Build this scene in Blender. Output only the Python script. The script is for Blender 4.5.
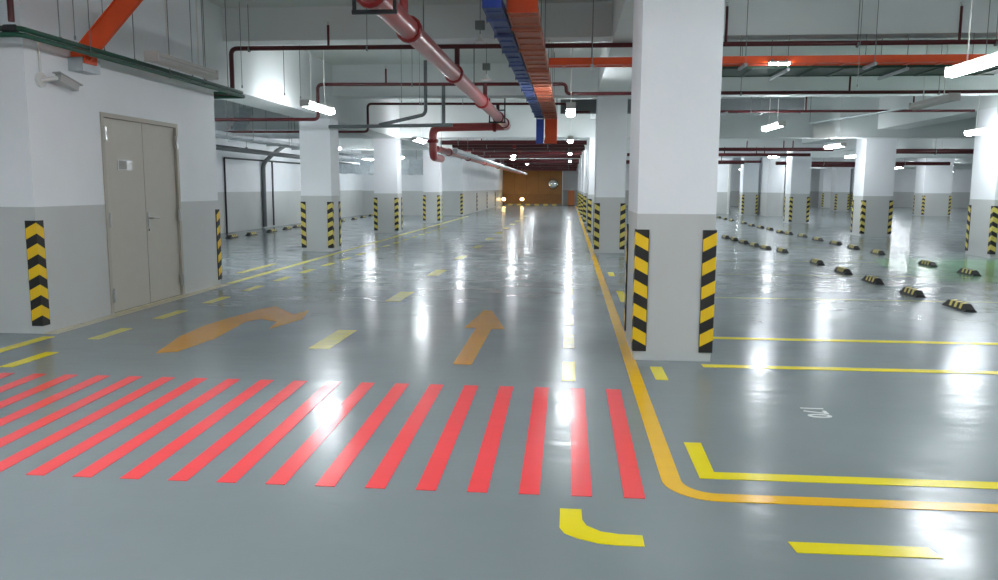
import bpy, bmesh, math, random
from mathutils import Matrix, Vector
random.seed(4)
for o in list(bpy.data.objects): bpy.data.objects.remove(o)
SC = bpy.context.scene
COL = SC.collection
PI = math.pi

# ------------------------------------------------------------------ camera
cam_d = bpy.data.cameras.new('camera')
cam = bpy.data.objects.new('camera', cam_d); COL.objects.link(cam)
R_ = Vector((0.99611293, 0.08793634, 0.00512235))
U_ = Vector((-0.01637228, 0.12769369, 0.99167851))
F_ = Vector((-0.08655048, 0.98790765, -0.12863705))
m = Matrix((R_, U_, -F_)).transposed().to_4x4()
m.translation = (0, 0, 1.5)
cam.matrix_world = m
cam_d.sensor_fit = 'HORIZONTAL'; cam_d.sensor_width = 36
cam_d.lens = 792.88 * 36 / 998
cam_d.clip_start = .05; cam_d.clip_end = 300
SC.camera = cam

# ------------------------------------------------------------------ world / exposure
w = bpy.data.worlds.new('world'); SC.world = w; w.use_nodes = True
w.node_tree.nodes['Background'].inputs[0].default_value = (.8, .87, .9, 1)
w.node_tree.nodes['Background'].inputs[1].default_value = .25
SC.view_settings.view_transform = 'Standard'
SC.view_settings.look = 'None'
SC.view_settings.gamma = 1
SC.view_settings.use_curve_mapping = False
SC.view_settings.exposure = 0.2
SC.cycles.max_bounces = 14; SC.cycles.diffuse_bounces = 10; SC.cycles.glossy_bounces = 6
LAMP = 62.0          # emission of a lit lamp diffuser

# ------------------------------------------------------------------ materials
MATS = {}
def lin(c):
    return tuple(((v / 255) / 12.92 if v / 255 <= .04045 else ((v / 255 + .055) / 1.055) ** 2.4) for v in c)
def mat(name, rgb, rough=.5, metal=0, spec=.5, var=.08, scale=6, bump=0, bscale=40, emit=None, coat=0, stretch=None, rvar=0):
    if name in MATS: return MATS[name]
    ma = bpy.data.materials.new(name); ma.use_nodes = True
    nt = ma.node_tree; b = nt.nodes['Principled BSDF']
    c = lin(rgb)
    b.inputs['Base Color'].default_value = (*c, 1)
    b.inputs['Roughness'].default_value = rough
    b.inputs['Metallic'].default_value = metal
    b.inputs['Specular IOR Level'].default_value = spec
    b.inputs['Coat Weight'].default_value = coat
    b.inputs['Coat Roughness'].default_value = .08
    tc = nt.nodes.new('ShaderNodeTexCoord'); mp = nt.nodes.new('ShaderNodeMapping')
    nt.links.new(tc.outputs['Object'], mp.inputs[0])
    if stretch: mp.inputs['Scale'].default_value = stretch
    if var:
        n = nt.nodes.new('ShaderNodeTexNoise'); n.inputs['Scale'].default_value = scale; n.inputs['Detail'].default_value = 5
        nt.links.new(mp.outputs[0], n.inputs['Vector'])
        r = nt.nodes.new('ShaderNodeValToRGB')
        r.color_ramp.elements[0].position = .3; r.color_ramp.elements[1].position = .7
        r.color_ramp.elements[0].color = (*[v * (1 - var) for v in c], 1)
        r.color_ramp.elements[1].color = (*[min(1, v * (1 + var)) for v in c], 1)
        nt.links.new(n.outputs['Fac'], r.inputs[0]); nt.links.new(r.outputs[0], b.inputs['Base Color'])
        if rvar:
            mr = nt.nodes.new('ShaderNodeMapRange')
            mr.inputs['From Min'].default_value = .3; mr.inputs['From Max'].default_value = .7
            mr.inputs['To Min'].default_value = max(.02, rough - rvar); mr.inputs['To Max'].default_value = rough + rvar
            nt.links.new(n.outputs['Fac'], mr.inputs[0]); nt.links.new(mr.outputs[0], b.inputs['Roughness'])
    if bump:
        n2 = nt.nodes.new('ShaderNodeTexNoise'); n2.inputs['Scale'].default_value = bscale; n2.inputs['Detail'].default_value = 2
        nt.links.new(mp.outputs[0], n2.inputs['Vector'])
        bp = nt.nodes.new('ShaderNodeBump'); bp.inputs['Strength'].default_value = 1; bp.inputs['Distance'].default_value = bump
        nt.links.new(n2.outputs['Fac'], bp.inputs['Height']); nt.links.new(bp.outputs[0], b.inputs['Normal'])
    if emit:
        b.inputs['Emission Color'].default_value = (*lin(emit[0]), 1); b.inputs['Emission Strength'].default_value = emit[1]
    MATS[name] = ma
    return ma

def glossy_floor(name, rgb, var, rough, world=True, worn=0):
    """poured epoxy: large soft tone patches, wavy mirror-like coat"""
    ma = bpy.data.materials.new(name); ma.use_nodes = True
    nt = ma.node_tree; b = nt.nodes['Principled BSDF']; c = lin(rgb)
    geo = nt.nodes.new('ShaderNodeNewGeometry')
    n = nt.nodes.new('ShaderNodeTexNoise'); n.inputs['Scale'].default_value = .45; n.inputs['Detail'].default_value = 6; n.inputs['Roughness'].default_value = .6
    nt.links.new(geo.outputs['Position'], n.inputs['Vector'])
    r = nt.nodes.new('ShaderNodeValToRGB'); r.color_ramp.elements[0].position = .32; r.color_ramp.elements[1].position = .68
    r.color_ramp.elements[0].color = (*[v * (1 - var) for v in c], 1); r.color_ramp.elements[1].color = (*[v * (1 + var) for v in c], 1)
    nt.links.new(n.outputs['Fac'], r.inputs[0])
    out = r.outputs[0]
    if worn:                                   # thin patches where the grey floor shows through the paint
        nw = nt.nodes.new('ShaderNodeTexNoise'); nw.inputs['Scale'].default_value = 9; nw.inputs['Detail'].default_value = 6
        nt.links.new(geo.outputs['Position'], nw.inputs['Vector'])
        rw = nt.nodes.new('ShaderNodeMapRange'); rw.inputs['From Min'].default_value = .3; rw.inputs['From Max'].default_value = .75
        rw.inputs['To Min'].default_value = 0; rw.inputs['To Max'].default_value = worn
        nt.links.new(nw.outputs['Fac'], rw.inputs[0])
        mx = nt.nodes.new('ShaderNodeMixRGB'); mx.inputs['Color2'].default_value = (*lin((128, 134, 136)), 1)
        nt.links.new(rw.outputs[0], mx.inputs['Fac']); nt.links.new(out, mx.inputs['Color1']); out = mx.outputs[0]
    nt.links.new(out, b.inputs['Base Color'])
    n3 = nt.nodes.new('ShaderNodeTexNoise'); n3.inputs['Scale'].default_value = 1.6; n3.inputs['Detail'].default_value = 4
    nt.links.new(geo.outputs['Position'], n3.inputs['Vector'])
    mr = nt.nodes.new('ShaderNodeMapRange'); mr.inputs['From Min'].default_value = .3; mr.inputs['From Max'].default_value = .7
    mr.inputs['To Min'].default_value = rough * .75; mr.inputs['To Max'].default_value = rough * 1.3
    nt.links.new(n3.outputs['Fac'], mr.inputs[0]); nt.links.new(mr.outputs[0], b.inputs['Roughness'])
    mp = nt.nodes.new('ShaderNodeMapping'); mp.inputs['Scale'].default_value = (2.2, 5.5, 1)
    nt.links.new(geo.outputs['Position'], mp.inputs[0])
    n2 = nt.nodes.new('ShaderNodeTexNoise'); n2.inputs['Scale'].default_value = 1.0; n2.inputs['Detail'].default_value = 3
    nt.links.new(mp.outputs[0], n2.inputs['Vector'])
    bp = nt.nodes.new('ShaderNodeBump'); bp.inputs['Strength'].default_value = 1; bp.inputs['Distance'].default_value = .0042
    nt.links.new(n2.outputs['Fac'], bp.inputs['Height']); nt.links.new(bp.outputs[0], b.inputs['Normal'])
    b.inputs['Specular IOR Level'].default_value = .36
    MATS[name] = ma
    return ma

FLOOR = glossy_floor('epoxy_floor', (126, 135, 137), .06, .2)
RED = glossy_floor('red_floor_paint', (240, 76, 80), .04, .2)
YEL = glossy_floor('yellow_floor_paint', (232, 214, 20), .04, .2)
AMB = glossy_floor('amber_floor_paint', (232, 180, 30), .05, .2)
PALE = glossy_floor('worn_yellow_floor_paint', (214, 204, 84), .06, .2, worn=.4)
ARW = glossy_floor('worn_amber_arrow_paint', (206, 142, 22), .08, .2, worn=.1)
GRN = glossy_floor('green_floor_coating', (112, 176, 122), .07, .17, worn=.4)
BEI = glossy_floor('dusty_beige_edge', (196, 186, 152), .1, .2, worn=.4)
WTX = glossy_floor('white_floor_paint', (226, 228, 226), .05, .2)
WHITE = mat('white_wall_paint', (232, 235, 238), .55, var=.03, scale=1.2, bump=.001, bscale=20)
GREY = mat('grey_dado_paint', (190, 192, 190), .4, var=.03, scale=1.5, bump=.001, bscale=20)
CEIL = mat('ceiling_paint', (208, 214, 211), .8, var=.05, scale=.6)
BEAM = mat('beam_paint', (218, 223, 223), .75, var=.04, scale=.8)
DOORM = mat('door_beige_enamel', (186, 181, 170), .45, var=.02)
STEEL = mat('brushed_steel', (190, 190, 188), .3, metal=.9, var=.05)
GALV = mat('galvanised_steel', (176, 184, 188), .38, metal=.45, var=.12, scale=8)
DARKM = mat('dark_steel', (48, 50, 52), .45, metal=.5)
BLACK = mat('black_rubber', (32, 31, 30), .6, var=.1)
YREF = mat('reflective_yellow', (232, 190, 28), .4, var=.04)
YOLD = mat('dusty_yellow', (206, 190, 96), .5, var=.12, scale=20)
REDP = mat('red_pipe_paint', (78, 22, 27), .35, var=.08)
REDM = mat('red_main_paint', (176, 70, 70), .3, var=.08, coat=.2)
REDC = mat('red_coupling_paint', (140, 30, 32), .3, var=.06)
ORNG = mat('orange_tray_enamel', (224, 80, 28), .4, var=.05)
BLUE = mat('blue_tray_enamel', (40, 72, 172), .4, var=.06)
GREENP = mat('green_pipe_paint', (14, 72, 52), .35, var=.08)
GREENT = mat('green_tray_enamel', (22, 66, 48), .45, var=.08)
GREYP = mat('grey_pipe', (104, 110, 112), .45, var=.06)
WIRE = mat('rod_zinc', (130, 134, 134), .5, metal=.5, var=0)
LAMPH = mat('lamp_housing', (186, 184, 180), .5, var=.03)
OFFD = mat('unlit_diffuser', (178, 176, 172), .35, var=.03)
LIT = mat('lit_diffuser', (245, 248, 250), .4, var=0, emit=((244, 250, 255), LAMP))
BROWN = mat('brown_plywood', (150, 104, 52), .6, var=.1, scale=1.5)
MIRR = mat('mirror', (225, 228, 228), .05, metal=1, var=0)
WARM = mat('warm_bulb', (255, 220, 160), .4, var=0, emit=((255, 214, 140), 22))
WHPL = mat('white_plastic', (214, 214, 210), .4, var=.02)
LENS = mat('dark_glass', (8, 8, 10), .08, var=0)

# ------------------------------------------------------------------ mesh helpers
class MB:
    def __init__(s): s.v = []; s.f = []; s.sm = []
    def add(s, vs, fs, smooth=False):
        k = len(s.v); s.v += [tuple(v) for v in vs]; s.f += [tuple(i + k for i in f) for f in fs]; s.sm += [smooth] * len(fs); return s
    def box(s, x0, x1, y0, y1, z0, z1):
        vs = [(x, y, z) for z in (z0, z1) for y in (y0, y1) for x in (x0, x1)]
        return s.add(vs, [(0, 2, 3, 1), (4, 5, 7, 6), (0, 1, 5, 4), (2, 6, 7, 3), (0, 4, 6, 2), (1, 3, 7, 5)])
    def bar(s, a, b, w, h, up=(0, 0, 1)):
        a = Vector(a); b = Vector(b); d = (b - a).normalized(); u = Vector(up)
        if abs(d.dot(u)) > .95: u = Vector((1, 0, 0))
        r = d.cross(u).normalized() * w / 2; u = r.cross(d).normalized() * h / 2
        vs = [p + i * r + j * u for p in (a, b) for (i, j) in ((-1, -1), (1, -1), (1, 1), (-1, 1))]
        return s.add(vs, [(3, 2, 1, 0), (4, 5, 6, 7), (0, 1, 5, 4), (1, 2, 6, 5), (2, 3, 7, 6), (3, 0, 4, 7)])
    def tube(s, pts, r, n=10, cap=True):
        pts = [Vector(p) for p in pts]; rings = []
        prev = None
        for i, p in enumerate(pts):
            d = (pts[min(i + 1, len(pts) - 1)] - pts[max(i - 1, 0)]).normalized()
            if prev is None:
                u = Vector((0, 0, 1)) if abs(d.z) < .9 else Vector((1, 0, 0))
                u = (u - d * u.dot(d)).normalized()
            else: u = (prev - d * prev.dot(d)).normalized()
            prev = u; v = d.cross(u)
            rr = r[i] if isinstance(r, (list, tuple)) else r
            rings.append([p + (u * math.cos(2 * PI * k / n) + v * math.sin(2 * PI * k / n)) * rr for k in range(n)])
        vs = [q for g in rings for q in g]; fs = []
        for i in range(len(rings) - 1):
            for k in range(n):
                a = i * n + k; b = i * n + (k + 1) % n
                fs.append((a, b, b + n, a + n))
        s.add(vs, fs, True)
        if cap:
            s.add(rings[0], [tuple(range(n))[::-1]]); s.add(rings[-1], [tuple(range(n))])
        return s
    def prism(s, poly, z0, z1):
        a = sum(poly[i][0] * poly[(i + 1) % len(poly)][1] - poly[(i + 1) % len(poly)][0] * poly[i][1] for i in range(len(poly)))
        if a < 0: poly = poly[::-1]
        n = len(poly)
        vs = [(x, y, z0) for x, y in poly] + [(x, y, z1) for x, y in poly]
        return s.add(vs, [tuple(range(n))[::-1], tuple(range(n, 2 * n))] + [(i, (i + 1) % n, n + (i + 1) % n, n + i) for i in range(n)])
    def mesh(s, name, material, off=(0, 0, 0)):
        me = bpy.data.meshes.new(name)
        me.from_pydata([(v[0] - off[0], v[1] - off[1], v[2] - off[2]) for v in s.v], [], s.f)
        me.polygons.foreach_set('use_smooth', s.sm); me.materials.append(material); me.update()
        return me
    def build(s, name, material, parent=None, origin=None):
        if parent is not None:
            off = world_of(parent); loc = (0, 0, 0)
        else:
            xs, ys, zs = zip(*s.v)
            loc = origin or ((min(xs) + max(xs)) / 2, (min(ys) + max(ys)) / 2, min(zs)); off = loc
        o = bpy.data.objects.new(name, s.mesh(name, material, off)); COL.objects.link(o)
        o.parent = parent; o.location = loc
        return o
def world_of(o):
    p = Vector((0, 0, 0))
    while o is not None: p += o.location; o = o.parent
    return p
def empty(name, loc):
    o = bpy.data.objects.new(name, None); COL.objects.link(o); o.location = loc; o.empty_display_size = .1; return o
def tag(o, label=None, cat=None, group=None, kind=None):
    if label: o['label'] = label
    if cat: o['category'] = cat
    if group: o['group'] = group
    if kind: o['kind'] = kind
    return o
def put(me, name, loc, parent, rz=0):
    o = bpy.data.objects.new(name, me); COL.objects.link(o); o.parent = parent
    o.location = Vector(loc) - (world_of(parent) if parent else Vector()); o.rotation_euler.z = rz
    return o
def path_band(pts, w):
    """ribbon polygon of width w along a 2-D polyline"""
    L = []; Rr = []
    for i, p in enumerate(pts):
        a = Vector(pts[max(i - 1, 0)]); b = Vector(pts[min(i + 1, len(pts) - 1)]); d = (b - a).normalized(); n = Vector((-d.y, d.x)) * w / 2
        L.append(tuple(Vector(p) + n)); Rr.append(tuple(Vector(p) - n))
    return L + Rr[::-1]
ORD = ['nearest', 'second nearest', 'third nearest', 'fourth nearest', 'fifth nearest', 'sixth nearest', 'seventh nearest', 'eighth nearest', 'ninth nearest', 'tenth nearest', 'eleventh nearest', 'twelfth nearest', 'thirteenth nearest', 'fourteenth nearest', 'fifteenth nearest', 'sixteenth nearest', 'seventeenth nearest', 'eighteenth nearest']

# ================================================================== THE SETTING
ZC = 4.25
XL, XR, YB, YE = -10.95, 40.0, -9.0, 70.0
floor = tag(MB().box(XL - 6, XR, YB, YE, -.2, 0).build('floor', FLOOR), 'glossy grey epoxy garage floor with painted markings', kind='structure')
ceiling = tag(MB().box(XL - 6, XR, YB, YE, ZC, ZC + .25).build('ceiling', CEIL), 'pale grey concrete ceiling slab with deep beams', kind='structure')
BEAMS = []
def soffit(x, y):
    return min([z for (x0, x1, y0, y1, z) in BEAMS if x0 - .03 < x < x1 + .03 and y0 - .03 < y < y1 + .03] + [ZC])
def beam(x0, x1, y0, y1, z0):
    BEAMS.append((x0, x1, y0, y1, z0))
    return tag(MB().box(x0, x1, y0, y1, z0, ZC).build('ceiling_beam', BEAM), 'white painted concrete beam under the ceiling slab', kind='structure')
beam(XL, XR, 12.4, 12.8, 3.75)                       # across the lane
beam(XL, XR, 18.2, 18.75, 3.55)
for y in (25.45, 33.45, 41.5, 49.5, 57.5, 64.5): beam(XL, XR, y, y + .55, 3.06)
beam(XL, XR, 4.4, 4.9, 3.75); beam(XL, XR, -3.4, -2.9, 3.6)
beam(-6.2, -5.45, 11.66, YE, 3.03)                    # along the left column row
beam(-6.2, -5.45, YB, 7.3, 3.03)
beam(.6, 1.24, YB, YE, 3.63)                         # along the near column row
beam(9.3, 10.1, YB, YE, 3.3)
beam(19.6, 20.4, YB, YE, 3.3)

def wall(name, boxes, dado, label, top=None):
    b = MB(); [b.box(*q) for q in boxes]
    o = tag(b.build(name, WHITE), label, kind='structure')
    d = MB(); [d.box(*q) for q in dado]
    d.build('painted_dado', GREY, o)
    return o
DH = 1.28
# service room on the left with the double door; wall face at X=-5.3
DY0, DY1, DZ = 8.70, 10.47, 2.32
WX = -5.3
wl = wall('wall_left',
     [(WX - .2, WX, 7.49, DY0, DH, 2.92), (WX - .2, WX, DY1, 11.66, DH, 2.92), (WX - .2, WX, DY0, DY1, DZ, 2.92),
      (XL, WX - .2, 7.49, 7.69, DH, 2.92), (XL, WX - .2, 11.46, 11.66, DH, 2.92)],
     [(WX - .2, WX, 7.49, DY0, 0, DH), (WX - .2, WX, DY1, 11.66, 0, DH), (XL, WX - .2, 7.49, 7.69, 0, DH), (XL, WX - .2, 11.46, 11.66, 0, DH)],
     'white wall with grey dado around the beige double door')
MB().box(XL, WX, 7.49, 11.66, 2.92, 3.0).build('top_slab', WHITE, wl)
MB().box(XL, -5.45, 7.69, 11.66, 3.0, ZC).build('upper_wall', WHITE, wl)
wall('wall_far_left', [(XL - .2, XL, 11.66, 41.6, DH + .02, ZC)], [(XL - .2, XL, 11.66, 41.6, 0, DH + .02)], 'long white side wall with grey dado behind the left columns')
wall('wall_near_left', [(XL - .2, XL, YB, 7.49, DH, ZC)], [(XL - .2, XL, YB, 7.49, 0, DH)], 'white wall beside the camera on the left')
wall('wall_lane_left', [(XL, -5.6, 41.6, 67.2, DH, ZC)], [(XL, -5.6, 41.6, 67.2, 0, DH)], 'white wall with grey dado along the far left of the lane')
wall('wall_end', [(-.6, XR, YE - .2, YE, DH, ZC)], [(-.6, XR, YE - .2, YE, 0, DH)], 'white far wall with grey dado behind the right parking area')
wall('wall_right', [(XR, XR + .2, YB, YE, DH, ZC)], [(XR, XR + .2, YB, YE, 0, DH)], 'white side wall at the far right')
wall('wall_behind', [(XL, XR, YB - .2, YB, DH, ZC)], [(XL, XR, YB - .2, YB, 0, DH)], 'white wall behind the camera')
wall('wall_stair_core', [(10.75, 11.6, 44.6, 50, DH, ZC)], [(10.75, 11.6, 44.6, 50, 0, DH)], 'white wall block between two far columns on the right')
ws = wall('wall_bright', [(7.2, 9.5, 48.2, 48.4, DH, ZC)], [(7.2, 9.5, 48.2, 48.4, 0, DH)], 'brightly lit short white wall seen just right of the nearest column')
MB().box(9.3, 9.42, 48.12, 48.2, 0, 2.9).build('corner_trim', WHPL, ws)
we = MB().box(-5.6, -.62, 67, 67.3, 0, ZC).build('wall_brown_end', BROWN)
tag(we, 'brown boarded wall closing the far end of the lane', kind='structure')
for i in range(1, 5): MB().box(-5.6 + i * 1.0 - .012, -5.6 + i * 1.0 + .012, 66.985, 67, 0, ZC).build('joint_strip', mat('brown_joint', (112, 76, 36), .6), we)
MB().box(-5.6, -.62, 66.97, 67, 0, .95).build('lower_board', mat('brown_lower', (134, 92, 46), .6, var=.1), we)

# ---- double door
dr = tag(empty('door_1', (WX, (DY0 + DY1) / 2, 0)), 'beige steel double door with lever handle and small nameplate', kind='structure')
fr = MB().box(WX - .12, WX + .015, DY0, DY0 + .05, 0, DZ).box(WX - .12, WX + .015, DY1 - .05, DY1, 0, DZ).box(WX - .12, WX + .015, DY0 + .05, DY1 - .05, DZ - .05, DZ)
fr.build('door_frame', mat('frame_beige', (174, 168, 156), .45, var=.02), dr)
ym = 9.62
leafs = []
for (a, b) in ((DY0 + .057, ym - .006), (ym + .006, DY1 - .057)):
    leafs.append(MB().box(WX - .07, WX - .02, a, b, .012, DZ - .056).build('door_leaf', DOORM, dr))
for lf, y in ((leafs[0], DY0 + .055), (leafs[1], DY1 - .055)):
    for z in (.22, 1.1, 2.08):
        MB().tube([(WX + .027, y, z - .08), (WX + .027, y, z + .08)], .017, 8).box(WX + .015, WX + .02, y - .035, y, z - .075, z + .075).build('hinge', STEEL, lf)
h = MB().box(WX - .02, WX - .008, ym + .03, ym + .08, .98, 1.16)
h.tube([(WX - .01, ym + .055, 1.09), (WX + .045, ym + .055, 1.09), (WX + .05, ym + .075, 1.09), (WX + .05, ym + .19, 1.085)], .011, 8)
h.build('lever_handle', STEEL, leafs[1])
MB().tube([(WX - .02, ym + .055, .94), (WX + .0, ym + .055, .94)], .018, 10).build('lock_cylinder', STEEL, leafs[1])
pl = MB().box(WX - .02, WX - .01, 9.03, 9.34, 1.68, 1.80).build('nameplate', STEEL, leafs[0])
MB().box(WX - .01, WX - .008, 9.05, 9.22, 1.69, 1.79).build('plate_insert', mat('plate_grey', (128, 128, 124), .4), pl)
MB().box(WX - .01, WX + .02, DY0 + .05, DY1 - .05, 0, .012).build('threshold', BEI, dr)

# ================================================================== FLOOR MARKINGS (parts of the floor)
T = .003
def paint(name, poly, m_, label=None, z=T):
    o = MB().prism(poly, 0.0005, z).build(name, m_, floor)
    if label: o['label'] = label
    return o
def rect(x0, x1, y0, y1): return [(x0, y0), (x1, y0), (x1, y1), (x0, y1)]
# red hatching: slightly fanned bars
for i in range(20):
    xt, xb = .402 - .267 * i, .392 - .2575 * i
    paint('red_stripe', [(xb - .102, 3.742), (xb, 3.742), (xt, 5.852), (xt - .106, 5.852)], RED, 'coral red painted stripe' if i == 0 else None)
# amber lane edge line turning right in front of the camera
arc = [(.548 + .21 - .21 * math.cos(t), 4.0 - .21 * math.sin(t)) for t in [PI / 2 * k / 10 for k in range(11)]]
paint('amber_edge_line', path_band([(.548, 66), (.548, 6)] + arc + [(3, 3.79), (8.8, 3.79)], .1), AMB, 'amber edge line curving right')
# yellow corner next to it
paint('yellow_corner_line', [(.70, 4.635), (.80, 4.635), (.79, 4.145), (8.5, 4.145), (8.5, 4.055), (.70, 4.045)], YEL, 'yellow corner line of the first parking bay')
paint('yellow_dash', [(.955, 3.322), (.965, 3.22), (1.55, 3.225), (1.53, 3.325)], YEL)
for x in (2.5, 4.1, 5.7): paint('yellow_dash', rect(x, x + .6, 3.222, 3.322), YEL)
cv = [(-.02, 3.58), (.08, 3.58), (.082, 3.46), (.1, 3.40), (.16, 3.345), (.24, 3.325), (.34, 3.322), (.34, 3.215), (.24, 3.215), (.15, 3.225), (.06, 3.265), (.0, 3.315), (-.02, 3.37)]
paint('yellow_corner_curve', cv, YEL, 'short curved yellow corner mark below the red stripes')
# dashed lines
for k in range(24):
    y = 6.08 + 1.27 * k; paint('yellow_dash', rect(-.035, .07, y, y + .69), PALE if k else YEL)
for k in range(20):
    y = 6.05 + 1.225 * k; paint('yellow_dash', rect(-4.69, -4.57, y, y + .6), YEL if k == 0 else PALE)
for k in range(12):
    y = 7.07 + 3.1 * k; paint('yellow_dash', rect(-2.40, -2.2, y, y + .97), PALE)
for (a, b) in ((6.19, 6.65), (9.2, 9.66), (10.5, 11.6), (13.6, 14.2)): paint('yellow_dash', rect(.70, .80, a, b), YEL)
paint('yellow_line', rect(-5.2, -5.08, 3.4, 7.35), YEL)
paint('yellow_line', rect(-5.28, -5.16, 11.75, 41), PALE, 'long pale yellow line along the left columns')
paint('yellow_line', rect(-5.75, -5.62, 13.2, 14.9), PALE)
paint('dusty_edge', rect(WX, WX + .15, 7.49, 11.66), BEI)
for (y, x1) in ((6.74, 8.6), (8.04, 8.8)): paint('bay_line', rect(1.34 if y > 7 else 1.15, x1, y - .055, y + .055), YEL)
FAINT = glossy_floor('rubbed_bay_line_paint', (180, 178, 120), .06, .2, worn=.9)
for y in (11.08, 14.2, 16.9, 21.0, 23.6): paint('bay_line', rect(1.35, 6.9, y - .045, y + .045), FAINT)
# arrows
paint('lane_arrow', [(-.965, 6.57), (-.805, 6.56), (-.805, 8.28), (-.665, 8.30), (-.92, 9.55), (-1.02, 9.55), (-1.10, 8.34), (-.975, 8.32)], ARW, 'faded amber straight-ahead arrow')
turn = [(-3.69, 6.72), (-3.53, 6.80), (-3.47, 7.47), (-3.52, 7.97), (-3.57, 8.45), (-3.46, 8.62), (-3.22, 8.45), (-3.14, 8.02), (-3.0, 8.68), (-3.14, 9.3), (-3.22, 8.98), (-3.65, 9.56), (-3.77, 9.3), (-3.78, 9.02), (-3.85, 8.65), (-3.9, 8.11), (-3.86, 7.49)]
paint('lane_arrow', turn, ARW, 'faded amber bent arrow in the left lane')
# pale green coated bay strip on the right
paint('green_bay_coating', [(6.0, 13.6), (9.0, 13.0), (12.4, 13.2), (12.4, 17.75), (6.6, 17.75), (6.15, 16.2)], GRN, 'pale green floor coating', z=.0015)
# bay number
fc = bpy.data.curves.new('bay_number', 'FONT'); fc.body = '170'; fc.size = .215; fc.extrude = .001; fc.offset = .003; fc.space_character = 1.05
fo = bpy.data.objects.new('tmp', fc); COL.objects.link(fo)
bpy.context.view_layer.update()
me = bpy.data.meshes.new_from_object(fo.evaluated_get(bpy.context.evaluated_depsgraph_get()))
bpy.data.objects.remove(fo); me.materials.clear(); me.materials.append(WTX); me.name = 'bay_number'
o = put(me, 'bay_number', (1.61, 5.515, .002), floor, -PI / 2); o['label'] = 'white stencilled bay number 170'; 
o.scale = (.80, 1, 1)

# ================================================================== COLUMNS WITH CORNER GUARDS
GZ0, GZ1, GL, GT = .08, 1.145, .105, .012
gb = MB().prism([(-GT, -GT), (GL, -GT), (GL, 0), (0, 0), (0, GL), (-GT, GL)], 0, GZ1 - GZ0)
GUARD = gb.mesh('corner_guard', BLACK)
def stripe_mesh(i, m_, nm):
    p = (GZ1 - GZ0) / 5.15; z = .05 + p * i; hh = p * .52; dr_ = .062; e = GT + .0012
    b = MB(); q = GL - .004
    b.add([(-e, -e, z + dr_), (q, -e, z), (q, -e, z + hh), (-e, -e, z + hh + dr_), (-e, q, z), (-e, q, z + hh),
           (-GT, -GT, z + dr_), (q, -GT, z), (q, -GT, z + hh), (-GT, -GT, z + hh + dr_), (-GT, q, z), (-GT, q, z + hh)],
          [(0, 1, 2, 3), (4, 0, 3, 5), (1, 0, 6, 7), (2, 1, 7, 8), (3, 2, 8, 9), (5, 3, 9, 11), (0, 4, 10, 6), (4, 5, 11, 10)])
    return b.mesh(nm, m_)
STR = [stripe_mesh(i, YREF, 'chevron_stripe') for i in range(5)]
STR2 = [stripe_mesh(i, YOLD, 'chevron_stripe') for i in range(5)]
def guard(x, y, quad, parent, far=False):
    g = put(GUARD, 'corner_guard', (x, y, GZ0), parent, quad * PI / 2)
    for s in (STR2 if far else STR):
        o = bpy.data.objects.new('chevron_stripe', s); COL.objects.link(o); o.parent = g
    return g
def column(x0, x1, y0, y1, ztop, label, corners=(0, 1, 2, 3), far=True, group='columns of the garage'):
    c = tag(empty('concrete_column', ((x0 + x1) / 2, (y0 + y1) / 2, 0)), label, 'column', group)
    MB().box(x0, x1, y0, y1, DH, ztop).build('white_shaft', WHITE, c)
    MB().box(x0, x1, y0, y1, 0, DH).build('grey_base', GREY, c)
    for q in corners:
        x, y = ((x0, y0), (x1, y0), (x1, y1), (x0, y1))[q]
        guard(x, y, q, c, far)
    return c
column(.585, 1.248, 6.92, 8.0, 3.63, 'nearest white column with grey base and bold yellow-black corner guards', far=False)
yy = [18.55, 25.45, 33.45, 41.6, 49.6, 57.6]
for i, y in enumerate(yy):
    column(.6, 1.28, y, y + .9, 3.63 if i != 1 else 3.06, ORD[i + 1] + ' column in the row right of the amber line', (0, 1, 3) if i < 3 else (0, 1))
for i, (x0, x1, y) in enumerate([(-6.17, -5.45, 17.95), (-6.3, -5.53, 25.4), (-6.15, -5.45, 33.3)]):
    column(x0, x1, y, y + .66, 3.03, ORD[i] + ' column in the row left of the lane', (0, 1, 2))
RC = [(9.3, 10.1, 18.4, 19.5, 'column at the right picture edge lit by the glaring lamp'),
      (9.3, 10.22, 26.3, 27.2, 'column right of the back wheel stops, second from the right edge'),
      (9.5, 10.3, 35.4, 36.3, 'white column right of the wheel stop rows in front of the white wall block'),
      (9.75, 10.6, 46.2, 47, 'far column just left of the white wall block')]
for x0, x1, y0, y1, lb in RC: column(x0, x1, y0, y1, 3.3, lb, (0, 1, 3))
column(19.9, 21.4, 47.0, 48.2, 3.3, 'wide far column under the bright lamp on the right', (0, 1, 3))
column(20.2, 22.0, 66.0, 67, 3.3, 'farthest right column in front of the end wall', (0, 1))
column(23.9, 25.3, 56.0, 57.0, 3.3, 'far column just right of the wide far column', (0, 1))
column(18.0, 18.9, 56.0, 57.0, 3.3, 'far column partly behind the second right column', (0, 1))
column(22.6, 23.8, 66.5, 67.5, 3.3, 'small far column near the end wall, right of the farthest one', (0, 1))
# guards on the service room corners
guard(WX, 7.49, 1, wl, False); guard(WX, 11.66, 2, wl, False)
guard(-5.6, 41.6, 1, bpy.data.objects['wall_lane_left'], True)
for y in (48, 54, 60): 
    b = MB().box(-5.6, -5.585, y, y + .5, GZ0, GZ1); g = b.build('corner_guard', BLACK, bpy.data.objects['wall_lane_left'])
    for k in range(4): MB().add([(-5.58, y, .2 + .25 * k), (-5.58, y + .5, .28 + .25 * k), (-5.58, y + .5, .4 + .25 * k), (-5.58, y, .32 + .25 * k)], [(0, 1, 2, 3)]).build('chevron_stripe', YOLD, g)

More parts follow.
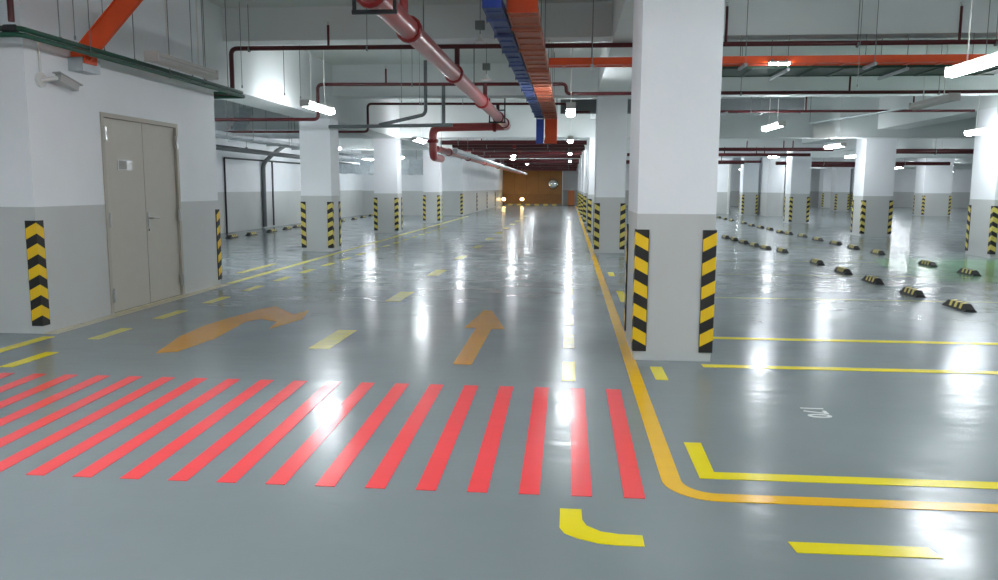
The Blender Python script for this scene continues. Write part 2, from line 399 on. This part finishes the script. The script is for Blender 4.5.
# ================================================================== WHEEL STOPS
def stop_meshes():
    L, Wd, H, ch = .62, .16, .088, .1
    sec = [(-Wd / 2, 0), (Wd / 2, 0), (Wd / 2 - .035, H), (-Wd / 2 + .035, H)]
    b = MB(); vs = []
    for y, k in ((-L / 2, .35), (-L / 2 + ch, 1), (L / 2 - ch, 1), (L / 2, .35)):
        vs += [(x * (1 if z == 0 else 1), y, z * k) for x, z in sec]
    fs = [(3, 2, 1, 0), (12, 13, 14, 15)]
    for i in range(3):
        for k in range(4): fs.append((4 * i + k, 4 * i + (k + 1) % 4, 4 * i + 4 + (k + 1) % 4, 4 * i + 4 + k))
    b.add(vs, fs)
    body = b.mesh('rubber_body', BLACK); sts = []
    e = .0015
    for y in (-.135, .0, .135):
        s = MB(); hw = .032; sh = .03
        t = Wd / 2 - .035
        # slanted band over the top and down both sloping flanks
        s.add([(-t, y - hw - sh, H + e), (t, y - hw + sh, H + e), (t, y + hw + sh, H + e), (-t, y + hw - sh, H + e)], [(0, 1, 2, 3)])
        for sg in (-1, 1):
            x1_ = sg * (t + .025); z1_ = H - .025 / .035 * H
            s.add([(sg * t, y - hw + sg * sh, H + e), (x1_ + sg * e, y - hw + sg * sh * 1.4, z1_ + e), (x1_ + sg * e, y + hw + sg * sh * 1.4, z1_ + e), (sg * t, y + hw + sg * sh, H + e)],
                  [(0, 1, 2, 3) if sg > 0 else (3, 2, 1, 0)])
        sts.append(s.mesh('yellow_band', YOLD))
    return body, sts
SB, SS = stop_meshes()
def stop(x, y, label, group, rz=0):
    t = tag(empty('wheel_stop', (x, y, 0)), label, 'wheel stop', group); t.rotation_euler.z = rz + random.uniform(-.05, .05)
    for me_, nm in [(SB, 'rubber_body')] + [(s, 'yellow_band') for s in SS]:
        o = bpy.data.objects.new(nm, me_); COL.objects.link(o); o.parent = t
for i, (x, y) in enumerate([(4.96, 10.45), (4.92, 11.75), (4.92, 13.25), (4.95, 14.75), (5.0, 16.45), (5.08, 19.4), (4.93, 20.4), (4.85, 21.3), (4.82, 22.4), (4.8, 23.6), (4.75, 24.6)]):
    stop(x, y, f'{ORD[i]} black and yellow wheel stop in the row closer to the near column', 'wheel stops in the front row')
for i, (x, y) in enumerate([(7.26, 14.0), (7.12, 14.75), (7.12, 16.4), (7.2, 19.2), (7.18, 20.75), (7.26, 22.35), (7.28, 24.0), (7.32, 25.7), (7.24, 27.0), (7.2, 27.9), (7.32, 29.8), (7.32, 31.2), (7.34, 32.8), (7.5, 35.0), (7.5, 37.6), (7.54, 39.4), (7.6, 41.3)][1:]):
    stop(x, y, f'{ORD[i]} black and yellow wheel stop in the row closer to the right columns', 'wheel stops in the back row')
for i, (x, y) in enumerate([(-9.75, 22.3), (-9.7, 23.6), (-9.75, 25.4), (-9.8, 27.0), (-9.9, 28.3), (-9.75, 33.6), (-9.8, 35.7), (-9.95, 37.8), (-10.1, 40)]):
    stop(x, y, f'{ORD[i]} wheel stop along the far left wall', 'wheel stops by the left wall')

# ================================================================== LAMPS
def lamp_meshes(L):
    n = 10; hs = MB(); r = .085
    hs.box(-.06, .06, -L / 2, L / 2, .0, .045)
    hs.box(-.085, .085, -L / 2 - .02, -L / 2, -.07, .05); hs.box(-.085, .085, L / 2, L / 2 + .02, -.07, .05)
    df = MB(); vs = []
    for y in (-L / 2, L / 2):
        vs += [(r * math.cos(PI + PI * k / n), y, r * .95 * math.sin(PI + PI * k / n)) for k in range(n + 1)]
    m_ = n + 1
    df.add(vs, [(k, k + 1, k + 1 + m_, k + m_) for k in range(n)] + [(0, m_, 2 * m_ - 1, n)], True)
    return hs.mesh('housing', LAMPH), df.mesh('diffuser', LIT), df.mesh('diffuser', OFFD)
LM = lamp_meshes(1.5)
def lamp(x, y, z, label, group='linear ceiling lamps', lit=True, rods=True):
    t = tag(empty('linear_lamp', (x, y, z)), label, 'lamp', group)
    for me_, nm in ((LM[0], 'housing'), (LM[1] if lit else LM[2], 'diffuser')):
        o = bpy.data.objects.new(nm, me_); COL.objects.link(o); o.parent = t
    if rods:
        for dy in (-.39, .39):
            zt = soffit(x, y + dy)
            MB().tube([(x, y + dy, z + .04), (x, y + dy, zt)], .009, 6).build('suspension_rod', WHPL, t)
    return t
ZL = 2.95
lamp(-4.7, 9.55, ZL, 'unlit grey linear lamp hanging in front of the door wall', lit=False)
lamp(-4.63, 14.55, ZL, 'glowing linear lamp next to the first left column')
lamp(-4.68, 24.7, ZL, 'glowing linear lamp over the left lane, just left of the red pipe elbow')
lamp(0, 15.2, ZL, 'glowing lamp hanging right of the orange tray, the nearer one')
lamp(0, 24.4, ZL, 'glowing lamp below the first one, right of the orange tray end')
lamp(4.7, 19.3, ZL, 'lit linear lamp just right of the nearest column, over the wheel stops')
lamp(4.68, 9.75, ZL, 'large bright lamp cut by the upper right picture edge')
lamp(8.8, 18.0, 2.76, 'glaring lamp in front of the right edge column')
lamp(8.15, 25.7, 2.83, 'lit linear lamp left of the second right column')
lamp(9.1, 36.9, ZL, 'small lit lamp above the white column by the wall block')
lamp(12.45, 36.8, ZL, 'small lit lamp behind the second right column')
lamp(13.8, 31.7, ZL, 'lit linear lamp over the wide far column')
lamp(6.1, 14.3, 2.98, 'unlit white lamp under the branch pipes at upper right', lit=False)
lamp(22.4, 50.0, ZL, 'lit lamp right of the wide far column')
lamp(-8.6, 33.6, 2.7, 'lit lamp in front of the silver duct on the left')
far = []
for r, (x, ys) in enumerate([(0, (33.6, 43, 52.5, 61)), (-2.6, (36.4, 48.5, 56)), (4.7, (29, 38.5))]):
    for k, y in enumerate(ys):
        lamp(x, y, ZL, f'{ORD[k]} of the small far lamps ' + ('over the lane centre', 'along the left of the lane', 'above the wheel stop rows')[r], group='far ceiling lamps')
for k, (x, y) in enumerate([(-1.9, 4.75), (3.4, 4.75), (-2.6, .8), (-4.7, .2), (0, -1.2), (7, 2.8), (-6.5, 2.6), (12, 2.8), (-4.7, -5.4), (0, -5.4), (4.7, -5.4), (9.2, -1.2), (16, 3),  # extra lamps added as fill light
    (-8.3, 14), (-9.8, 16.8), (-8.75, 29.2), (-8.3, 38.6), (11, 10), (14.5, 10.6), (15.5, 16.4), (21.5, 11), (14, 27.6), (18, 35.4), (22, 43.6), (27, 53), (14.6, 39), (18.6, 46), (21.8, 55.6), (23, 61.5),
    (4.6, 31), (5, 35.6), (6, 45.6), (7.6, 47), (7.5, 52.2), (8.6, 60), (9.3, 66.6), (12.4, 43.8), (15.2, 53.2), (18, 63), (-4.45, 32), (-2.9, 40.1), (-2.9, 61.5), (28, 30), (33, 46), (36, 62), (30, 66.6), (13, 62)]):
    lamp(x, y, ZL, 'added linear lamp for fill light, mostly out of sight', group='added fill lamps')

sb = tag(empty('linear_lamp', (2.98, 12.05, 3.26)), 'short thin lit lamp under the orange tray right of the nearest column', 'lamp', 'linear ceiling lamps')
MB().box(2.83, 3.13, 12.02, 12.08, 3.295, 3.32).build('housing', LAMPH, sb)
MB().box(2.84, 3.12, 12.025, 12.075, 3.265, 3.295).build('diffuser', LIT, sb)
for x in (2.88, 3.08): MB().box(x - .01, x + .01, 12.05, 12.09, 3.32, 3.35).build('clip', WIRE, sb)

# ================================================================== PIPES
def elbow_path(pts, r=.12, n=5):
    """round the corners of a polyline"""
    out = [Vector(pts[0])]
    for i in range(1, len(pts) - 1):
        p = Vector(pts[i]); a = (Vector(pts[i - 1]) - p); b = (Vector(pts[i + 1]) - p)
        rr = min(r, a.length * .45, b.length * .45); a = p + a.normalized() * rr; b = p + b.normalized() * rr
        for k in range(n + 1):
            t = k / n; out.append(a * (1 - t) ** 2 + p * 2 * t * (1 - t) + b * t * t)
    out.append(Vector(pts[-1])); return out
def pipe_thing(name, runs, r, m_, label, group=None, cat='pipe', heads=(), hangers=(), couplings=(), tees=(), er=.1):
    """runs: list of polylines; heads: sprinkler uprights (x,y,z0,z1); hangers (x,y,z0,z1); couplings (p, axis)"""
    xs = [p for q in runs for p in q]
    t = tag(empty(name, tuple(Vector(runs[0][0]))), label, cat, group)
    for q in runs: MB().tube(elbow_path(q, er), r, 12).build('pipe_run', m_, t)
    for (x, y, z0, z1) in heads:
        hd = MB().tube([(x, y, z0), (x, y, z1)], .02, 8).build('sprinkler_riser', m_, t)
        MB().tube([(x, y, z1), (x, y, z1 + .03)], .014, 6).tube([(x, y, z1 + .05), (x, y, z1 + .055)], .03, 8).tube([(x - .015, y, z1 + .03), (x, y, z1 + .05)], .004, 5).build('sprinkler_head', STEEL, hd)
    for (x, y, z0, z1) in hangers:
        hg = MB().tube([(x, y, z0), (x, y, z1)], .006, 6).build('hanger_rod', WIRE, t)
        MB().tube([(x - .012, y, z0 - r * 1.0), (x + .012, y, z0 - r * 1.0)], r * 1.25, 12).build('clamp_ring', WIRE, hg)
    for (p, ax, rr, hl) in couplings:
        p = Vector(p); d = Vector(ax)
        MB().tube([p - d * hl, p - d * hl * .6, p + d * hl * .6, p + d * hl], [rr * 1.12, rr * 1.28, rr * 1.28, rr * 1.12], 14).build('coupling', REDC, t)
    for (a, b, rr) in tees: MB().tube([a, b], rr, 10).build('tee_branch', m_, t)
    return t
# branch pipes across the lane
pipe_thing('sprinkler_pipe', [[(-9.5, 12.2, 2.88), (-5.24, 12.2, 2.88), (-5.24, 12.2, 3.6), (10, 12.2, 3.58)]], .035, REDP,
           'dark red sprinkler pipe nearest the camera, dropping at its left end beside the door wall', 'sprinkler branch pipes',
           heads=[(-3.7, 12.2, 3.6, 3.93), (5.5, 12.2, 3.6, 4.08), (2.24, 12.2, 3.6, 4.12), (-.9, 12.2, 3.6, 3.9)], hangers=[(-3.1, 12.2, 3.62, ZC), (-4.95, 12.2, 3.62, ZC), (4.1, 12.2, 3.6, ZC), (6, 12.2, 3.6, ZC)],
           tees=[((-1.72, 12.2, 3.6), (-1.72, 12.2, 3.25), .04)])
pipe_thing('sprinkler_pipe', [[(-9.5, 16.2, 2.86), (-5.16, 16.2, 2.86), (-5.16, 16.2, 3.56), (-.1, 16.2, 3.54), (-.1, 16.2, 3.35), (10, 16.2, 3.35)]], .034, REDP,
           'dark red sprinkler pipe with a step down beside the orange tray', 'sprinkler branch pipes',
           heads=[(-3.74, 16.2, 3.56, 3.86), (5.35, 16.2, 3.35, 3.66), (-.95, 16.2, 3.55, 3.84)], hangers=[(-3.2, 16.2, 3.58, ZC), (-1.95, 16.2, 3.58, ZC), (3.3, 16.2, 3.37, ZC), (7, 16.2, 3.37, ZC)],
           tees=[((-1.72, 16.2, 3.55), (-1.72, 16.2, 3.25), .045)])
pipe_thing('sprinkler_pipe', [[(-9, 19.4, 2.83), (-4.94, 19.4, 2.83), (-4.94, 19.4, 3.5), (-.1, 19.4, 3.48), (-.1, 19.4, 3.29), (.45, 19.4, 3.29)], [(1.4, 19.4, 3.29), (9.2, 19.4, 3.29)]], .03, REDP,
           'thin dark sprinkler pipe crossing behind the end of the red main', 'sprinkler branch pipes',
           heads=[(5.45, 19.4, 3.3, 3.65), (7.85, 19.4, 3.3, 3.62)], hangers=[(-3.6, 19.4, 3.52, ZC), (-2.6, 19.4, 3.52, ZC), (4.2, 19.4, 3.31, ZC)],
           tees=[((-1.75, 19.4, 3.48), (-1.75, 19.4, 3.22), .04)])
for k, (y, z, x0, x1) in enumerate([(27.2, 3.0, -4.4, .55), (30.6, 2.97, -4.3, .55), (34.8, 2.96, -4.3, .5), (38.2, 2.95, -4.4, .45), (44.6, 2.92, -4.3, .5), (46.5, 2.92, -4.3, .5), (51.5, 2.9, -4.2, .5), (55, 2.88, -4.2, .5), (60, 2.86, -4.2, .5), (63, 2.86, -4.2, .5)]):
    pipe_thing('sprinkler_pipe', [[(x0, y, z), (x1, y, z)]], .075, REDP, f'{ORD[k]} of the dark red pipes crossing the far lane', 'far branch pipes',
               heads=[(x0 + 1.4, y, z, z + .3)], hangers=[(x0 + .6, y, z + .07, ZC), (x1 - .6, y, z + .07, ZC)])
for k, y in enumerate([28.9, 31.8, 38.95, 45.6, 47.2, 53.9, 58.9, 63.8]):
    pipe_thing('grooved_main', [[(-4.25, y, 3.0), (.5, y, 3.0)]], .1, REDP, f'{ORD[k]} of the thicker maroon cross mains over the far lane', 'far cross mains',
               couplings=[((-2.0, y, 3.0), (1, 0, 0), .1, .06)], hangers=[(-3.0, y, 3.1, ZC), (-.8, y, 3.1, ZC)])
for k, (y, z, x1) in enumerate([(27.6, 2.8, 8.7), (31.5, 2.78, 9.1), (40.2, 2.8, 9.3), (44.0, 2.85, 9.3), (28.2, 2.85, 9.2)][:4]):
    pipe_thing('sprinkler_pipe', [[(2.2, y, z), (x1, y, z)]], .06, REDP, f'{ORD[k]} of the dark red pipes behind the nearest column on its right', 'far right branch pipes',
               heads=[(5.9, y, z, z + .28), (7.1, y, z, z + .28), (7.4, y, z, z + .28)][:3], hangers=[(4.5, y, z + .05, ZC)])
for k, (y, z) in enumerate([(30, 2.85), (42.6, 2.8), (48.3, 2.85)]):
    pipe_thing('sprinkler_pipe', [[(10.6, y, z), (19.2, y, z)]], .09, REDP, f'{ORD[k]} of the red pipes right of the second right column', 'right bay branch pipes', hangers=[(13, y, z + .08, ZC), (17, y, z + .08, ZC)])
# the red main over the lane
bx, bz = -1.72, 3.15
main = pipe_thing('fire_main_pipe', [[(bx, 1.0, bz), (bx, 22.0, bz), (-3.78, 22.0, bz - .03), (-3.78, 22.0, 2.32), (-3.78, 23.4, 2.32)]], .112, REDM,
    'thick glossy red fire main running overhead and turning left at its end', None, er=.22,
    couplings=[((bx, y, bz), (0, 1, 0), .112, .05) for y in (3.5, 6.9, 8.55, 11.85, 15.6, 19.2, 20.9)] + [((bx - .35, 22, bz), (1, 0, 0), .118, .05), ((-3.78, 22, 2.75), (0, 0, 1), .118, .05)],
    tees=[((bx, 8.3, bz), (bx, 8.3, 3.9), .045)])
for y in (7.05, 18.9):
    MB().bar((bx - .2, y, bz - .14), (bx + .2, y, bz - .14), .035, .035).bar((bx - .18, y, bz - .13), (bx - .18, y, ZC), .03, .03, (0, 1, 0)).bar((bx + .18, y, bz - .13), (bx + .18, y, ZC), .03, .03, (0, 1, 0)).bar((bx - .18, y, bz + .13), (bx + .18, y, bz + .14), .03, .03).build('support_bracket', DARKM, main)
for y in (9.3, 14.2): MB().tube([(bx + .02, y, bz + .1), (bx + .02, y, ZC)], .008, 6).build('hanger_rod', WIRE, main)
pipe_thing('fire_main_pipe', [[(-3.95, 23.6, 2.62), (-3.95, 64, 2.62)]], .1, REDM, 'far red main continuing along the left of the lane', None,
           couplings=[((-3.95, y, 2.62), (0, 1, 0), .1, .06) for y in (26, 31, 37, 44)], hangers=[(-3.95, y, 2.72, ZC) for y in (24.5, 29, 36, 46)])
pipe_thing('silver_pipe', [[(-3.45, 24, 2.58), (-3.45, 64, 2.56)]], .08, GALV, 'silver pipe beside the far red main', None, hangers=[(-3.45, y, 2.65, ZC) for y in (27, 32, 40)])
# grey drain with a sloping branch
pipe_thing('drain_pipe', [[(-5.4, 17.7, 2.82), (-2.6, 17.7, 2.86)], [(-4.25, 17.7, 2.86), (-3.25, 17.7, 3.08), (-3.2, 17.7, 3.16), (-3.2, 17.7, ZC)], [(-2.8, 17.7, 2.86), (-2.8, 17.7, 3.72)]], .04, GREYP,
           'grey drain pipe with a sloping branch right of the first left column')
# green pipes along the door wall
for k, (x, z, r) in enumerate([(-4.99, 2.906, .026), (-4.96, 2.846, .024)]):
    pipe_thing('green_pipe', [[(-9, 7.02 - .03 * k, z - .01), (x, 7.02 - .03 * k, z), (x, 12.0, z), (-8.5, 12.0 + .05 * k, z - .01)]], r, GREENP,
               ('upper', 'lower')[k] + ' dark green pipe along the top of the door wall', 'green pipes', er=.07,
               hangers=[(x, y, z + .025, ZC) for y in ((8.05, 9.7, 11.4) if k else (7.6, 8.95, 10.75))])
pipe_thing('sprinkler_pipe', [[(-5.12, 7.1, 2.98), (-5.12, 7.1, ZC)]], .028, REDP, 'short dark red riser above the green pipes at the upper left corner', 'sprinkler branch pipes')
gv = bpy.data.objects['green_pipe']
for x in (-5.32, -5.08): MB().tube([(x - .07, 7.02, 2.9), (x - .05, 7.02, 2.9), (x + .05, 7.02, 2.9), (x + .07, 7.02, 2.9)], [.03, .042, .042, .03], 12).build('valve_body', DARKM, gv)
# wiring conduits on the far left wall
xw = XL + .03
pipe_thing('wall_conduit', [[(xw, 24.6, .0), (xw, 24.6, 2.38), (xw, 33, 2.42)]], .028, DARKM, 'thin dark conduit framing the far left wall', 'wall conduits', cat='conduit', er=.04)
pipe_thing('wall_conduit', [[(xw + .05, 27.7, .05), (xw + .05, 27.7, 2.3), (xw + .3, 28.2, 2.7), (xw + .5, 28.8, 3.0)]], .075, GREYP, 'thick grey riser on the far left wall', 'wall conduits', cat='conduit', er=.2)
pipe_thing('wall_conduit', [[(xw, 28.7, .05), (xw, 28.7, 2.4)]], .03, GREYP, 'thin grey riser right of the thick one on the far left wall', 'wall conduits', cat='conduit')
pipe_thing('grey_pipe', [[(-9.1, 12, 2.5), (-9.1, 34, 2.46)]], .07, GREYP, 'grey pipe under the ladder tray behind the door room', None, hangers=[(-9.1, y, 2.57, ZC) for y in (19.3, 22)])
# thin white conduit beams seen overhead at right
for k, (a, b) in enumerate([((2.6, 21.2, 3.12), (3.4, 18.0, 3.14)), ((5.9, 20.6, 3.1), (6.9, 16.9, 3.14))]):
    pipe_thing('white_conduit', [[a, b]],   .02, GALV, ('left', 'right')[k] + ' pale grey slanting conduit under the ceiling right of the nearest column', 'white conduits', cat='conduit', hangers=[(a[0], a[1], a[2] + .03, ZC)])

# ================================================================== CABLE TRAYS
OPAN = mat('orange_tray_shade_tint', (182, 104, 78), .5, var=.1)  # muted orange enamel, shade of the tray underside painted into the colour
BPAN = mat('blue_tray_shade_tint', (84, 100, 152), .5, var=.1)  # blue enamel muted likewise, shade put into the colour
def tray_y(name, x0, x1, y0, y1, z, hgt, m_, label, step=.42, drop0=None, drop1=None, struts=(), floorpan=True, group='overhead cable trays'):
    t = tag(empty(name, ((x0 + x1) / 2, y0, z)), label, 'cable tray', group)
    pm = {ORNG: OPAN, BLUE: BPAN}.get(m_, m_)  # rails, pan, rungs and struts take the shade-tinted copy of the enamel
    for x in (x0, x1): MB().box(x - .012, x + .012, y0, y1, z, z + hgt).build('side_rail', pm, t)
    if floorpan: MB().box(x0, x1, y0, y1, z + .012, z + .018).build('tray_pan', pm, t)
    n = int((y1 - y0) / step)
    rm = MB().box(x0, x1, -.035, .035, -.006, .012).mesh('rung', pm, ((x0 + x1) / 2, 0, 0))
    for i in range(n): put(rm, 'rung', ((x0 + x1) / 2, y0 + step * (i + .5), z), t)
    for yv, zt in ((y0, drop0), (y1, drop1)):
        if zt is None: continue
        a, b = min(z, zt), max(z, zt)
        d = MB().box(x0, x1, yv - .02, yv, a, b).box(x0 - .012, x0, yv - .02, yv + hgt, a, b).box(x1, x1 + .012, yv - .02, yv + hgt, a, b)
        d.build('vertical_section', m_, t)
    for y in struts:
        s_ = MB().bar((x0 - .022, y, z - .022), (x1 + .022, y, z - .022), .035, .03).build('strut', pm, t)
        for x in (x0 - .018, x1 + .018): MB().tube([(x, y, z - .05), (x, y, 3.56 if 18.15 < y < 18.8 else ZC)], .006, 6).build('hanger_rod', WIRE, s_)
    return t
tray_y('cable_tray', -.67, -.37, 8.55, 21.5, 3.3, .09, ORNG, 'orange cable tray running overhead above the lane', drop0=4.0, drop1=2.66, struts=[9.3, 10.7, 12.6, 14.0, 15.4, 16.8, 19.6, 21])
tray_y('cable_tray', -.9, -.72, 8.3, 21.5, 3.3, .09, BLUE, 'blue cable tray beside the orange one above the lane', drop0=3.9, drop1=2.66, struts=[8.8, 9.7, 10.8, 12.0, 13.4, 15, 16.8, 19.2, 20.6])
tray_y('ladder_tray', -8.3, -7.7, 12.2, 33, 2.62, .08, GALV, 'galvanised ladder tray behind the door room', step=.6, struts=[17.5, 19.0, 21.5, 23.5], floorpan=False)
def tray_x(name, x0, x1, y0, y1, z, hgt, m_, label, step=.45, struts=()):
    t = tag(empty(name, (x0, (y0 + y1) / 2, z)), label, 'cable tray', 'overhead cable trays')
    for y in (y0, y1): MB().box(x0, x1, y - .012, y + .012, z, z + hgt).build('side_rail', m_, t)
    MB().box(x0, x1, y0, y1, z + .012, z + .018).build('tray_pan', m_, t)
    rm = MB().box(-.03, .03, y0, y1, -.006, .012).mesh('rung', m_, (0, (y0 + y1) / 2, 0))
    for i in range(int((x1 - x0) / step)): put(rm, 'rung', (x0 + step * (i + .5), (y0 + y1) / 2, z), t)
    for x in struts:
        s_ = MB().bar((x, y0 - .1, z - .03), (x, y1 + .1, z - .03), .04, .04).build('strut', GALV, t)
        for y in (y0 - .06, y1 + .06): MB().tube([(x, y, z - .05), (x, y, 3.76 if 12.35 < y < 12.85 else ZC)], .006, 6).build('hanger_rod', WIRE, s_)
    return t
tray_x('cable_tray', -.34, 9.2, 12.1, 12.36, 3.3, .1, ORNG, 'orange cable tray branching off to the right behind the nearest column', struts=[.3, 2.5, 4.3, 5.8])
tray_x('cable_tray', 1.6, 6.6, 12.5, 13.4, 3.28, .08, GREENT, 'dark green cable tray right of the nearest column', struts=[3.2, 4.9])
tray_x('cable_trunking', -.25, 5.5, 19.75, 20.0, 3.3, .32, GREYP, 'grey cable trunking crossing behind the lane lamp', struts=[3.6, 4.5])
# sloping orange tray down to the door wall
ot = tag(empty('cable_tray', (-5.2, 8.45, 2.9)), 'sloping orange cable tray dropping from the ceiling to the door wall', 'cable tray', 'overhead cable trays')
a, b = Vector((-5.22, 8.3, 2.86)), Vector((-3.92, 8.3, 4.2))
MB().bar(a, b, .2, .015, (0, -1, 0)).build('tray_pan', ORNG, ot)
d = (b - a).normalized(); side = d.cross(Vector((0, -1, 0))).normalized()
for s_ in (-1, 1): MB().bar(a + side * .1 * s_, b + side * .1 * s_, .012, .05, (0, -1, 0)).build('side_rail', ORNG, ot)
MB().box(-5.3, -5.14, 8.18, 8.5, 2.7, 2.84).build('wall_bracket', GALV, ot)
MB().box(-5.28, -5.12, 8.2, 8.42, 2.78, 2.9).build('end_box', ORNG, ot)

# ================================================================== DUCTS ON THE LEFT
def duct(pts, wd, ht, label, flange=1.2):
    a, b = Vector(pts[0]), Vector(pts[1])
    t = tag(empty('air_duct', tuple(a)), label, 'duct', 'silver ducts on the left')
    MB().bar(a, b, wd, ht).build('duct_body', GALV, t)
    d = (b - a); n = max(1, int(d.length / flange)); u = d.normalized()
    for i in range(n + 1):
        p = a + u * (d.length * i / n); MB().bar(p - u * .02, p + u * .02, wd + .06, ht + .06).build('flange', GALV, t)
    for k in (.2, .8):
        p = a + d * k; MB().tube([(p.x, p.y, p.z + ht / 2), (p.x, p.y, ZC)], .008, 6).build('hanger_rod', WIRE, t)
duct([(-10.8, 35.6, 2.42), (-5.9, 35.6, 2.36)], .7, .66, 'large silver air duct between the left columns', .55)
duct([(-10.8, 20.6, 2.86), (-6.3, 20.6, 2.84)], .35, .2, 'flat grey duct behind the door room', 1.6)
duct([(-8.1, 19.6, 3.35), (-8.6, 20.3, 2.95)], .3, .12, 'short sloping duct piece beside the flat grey duct', .4)

# ================================================================== SECURITY CAMERA, SMALL THINGS
CAMG = mat('camera_grey', (168, 168, 166), .4, var=.02)
cc = tag(empty('security_camera', (WX, 7.72, 2.5)), 'grey bullet security camera on the door wall', 'camera')
MB().tube([(WX, 7.70, 2.54), (WX + .03, 7.70, 2.54)], .075, 16).build('wall_plate', WHPL, cc)
MB().tube([(WX + .03, 7.70, 2.54), (WX + .09, 7.72, 2.55), (WX + .12, 7.80, 2.57)], .022, 8).build('bracket_arm', WHPL, cc)
ca, cb = Vector((WX + .13, 7.80, 2.575)), Vector((WX + .17, 8.03, 2.50))
hb = MB().bar(ca, cb, .075, .075).build('camera_body', CAMG, cc)
u = (cb - ca).normalized()
MB().bar(ca - u * .02 + Vector((0, 0, .046)), cb + u * .05 + Vector((0, 0, .046)), .095, .01).build('sun_shield', CAMG, cc)
MB().bar(cb, cb + u * .006, .062, .062).build('lens_glass', LENS, hb)
MB().tube([(WX + .015, 7.70, 2.6), (WX + .015, 7.70, 2.92)], .012, 8).build('cable_conduit', WHPL, cc)

mr_ = tag(empty('convex_mirror', (-1.38, 67, 1.78)), 'round convex traffic mirror on the brown end wall', 'mirror')
b = MB(); rings = []
for i in range(6):
    t_ = i / 5; r = .4 * math.sin(t_ * PI / 2); rings.append((r, .14 * math.cos(t_ * PI / 2)))
vs = []; n = 24
for r, dd in rings: vs += [(-1.38 + r * math.cos(2 * PI * k / n), 66.86 - dd, 1.78 + r * math.sin(2 * PI * k / n)) for k in range(n)]
b.add(vs, [(i * n + k, i * n + (k + 1) % n, (i + 1) * n + (k + 1) % n, (i + 1) * n + k) for i in range(5) for k in range(n)], True)
b.build('mirror_dome', MIRR, mr_)
MB().tube([(-1.38, 66.88, 1.78), (-1.38, 66.85, 1.78)], .43, 24).build('mirror_rim', mat('rim_brown', (96, 62, 30), .5), mr_)
MB().tube([(-1.38, 67, 1.78), (-1.38, 66.88, 1.78)], .03, 8).build('mirror_arm', STEEL, mr_)
for k, (x, y) in enumerate([(-5.3, 64.5), (-3.85, 65)]):
    wlp = tag(empty('floor_lamp', (x, y, 0)), ('left', 'right')[k] + ' warm glowing lamp low in front of the brown wall', 'lamp', 'warm lamps at the lane end')
    MB().tube([(x, y, 0), (x, y, .03)], .16, 14).build('base', DARKM, wlp)
    MB().tube([(x, y, .03), (x, y, .42)], .02, 8).build('pole', DARKM, wlp)
    MB().tube([(x, y, .42), (x, y, .46), (x, y, .53), (x, y, .6), (x, y, .64)], [.06, .12, .15, .12, .05], 14).build('glowing_globe', WARM, wlp)
kb = tag(empty('kerb', (-3, 66.8, 0)), 'yellow and grey kerb along the foot of the brown wall', 'kerb')
for i in range(13): MB().box(-5.5 + i * .37, -5.5 + i * .37 + .36, 66.75, 66.95, 0, .12).build('kerb_block', YOLD if i % 2 else GREYP, kb)
oc = tag(empty('orange_cabinet', (.1, 66.6, 0)), 'tall orange box standing right of the brown wall', 'cabinet')
MB().box(-.12, .42, 66.4, 66.9, .05, 1.25).build('cabinet_body', mat('dull_orange', (176, 104, 50), .5), oc)
MB().box(-.1, .4, 66.385, 66.4, .1, 1.2).build('cabinet_door', mat('dull_orange2', (168, 98, 46), .5), oc)
MB().box(-.12, .42, 66.4, 66.9, 0, .05).build('plinth', DARKM, oc)
lsn = tag(empty('junction_box', (9.0, 25.3, 2.9)), 'white box on the beam left of the second right column', 'box')
MB().box(7.35, 8.0, 25.28, 25.45, 3.02, 3.42).build('box_body', WHPL, lsn)
MB().box(7.37, 7.98, 25.265, 25.28, 3.04, 3.40).build('box_lid', WHPL, lsn)

# speakers / detectors under the ceiling
for k, (x, y, z) in enumerate([(-1.35, 12.0, 3.86), (-1.6, 15.3, 3.75)]):
    sp = tag(empty('ceiling_speaker', (x, y, z)), ('small grey box with a flared horn hanging over the red main', 'small grey box hanging behind the red main')[k], 'speaker', 'hanging speakers')
    MB().tube([(x, y, z), (x, y, ZC)], .006, 6).build('hanger_rod', WIRE, sp)
    MB().box(x - .07, x + .07, y - .05, y + .05, z - .06, z + .06).build('speaker_box', GREYP, sp)
    MB().tube([(x, y, z - .13), (x, y, z - .2), (x, y, z - .24)], [.015, .04, .1], 12).build('horn', WHPL, sp)
    MB().tube([(x, y, z - .06), (x, y, z - .13)], .008, 6).build('stem', WIRE, sp)
ROD = ['left of the sloping orange tray, a thin', 'just behind the sloping orange tray, a thin', 'above the far end of the unlit lamp, a thin', 'right of the unlit lamp, a thin', 'beside the drop of the first sprinkler pipe, a thin', 'left of the first lit lamp, a thin', 'closest to the first lit lamp, a thin', 'left of the red main, over the lane, a thin', 'behind the red main, over the lane, a thin', 'right of the nearest column, under the ceiling, a thin']
# loose hanger rods over the door wall
for k, (x, y, z0) in enumerate([(-5.09, 8.0, 3.0), (-5.09, 8.52, 2.95), (-5.15, 10.7, 3.0), (-5.15, 11.05, 3.0), (-5.0, 12.0, 3.0), (-4.7, 13.0, 3.0), (-4.6, 13.5, 3.0), (-3.0, 14.2, 3.0), (-2.9, 15.4, 3.1), (3.9, 11.5, 2.9)]):
    tag(MB().tube([(x, y, z0), (x, y, ZC)], .005, 6).tube([(x, y, z0 - .02), (x, y, z0 + .02)], .012, 6).build('hanger_rod', WIRE), ROD[k] + ' bare hanger rod', 'rod', 'bare hanger rods')
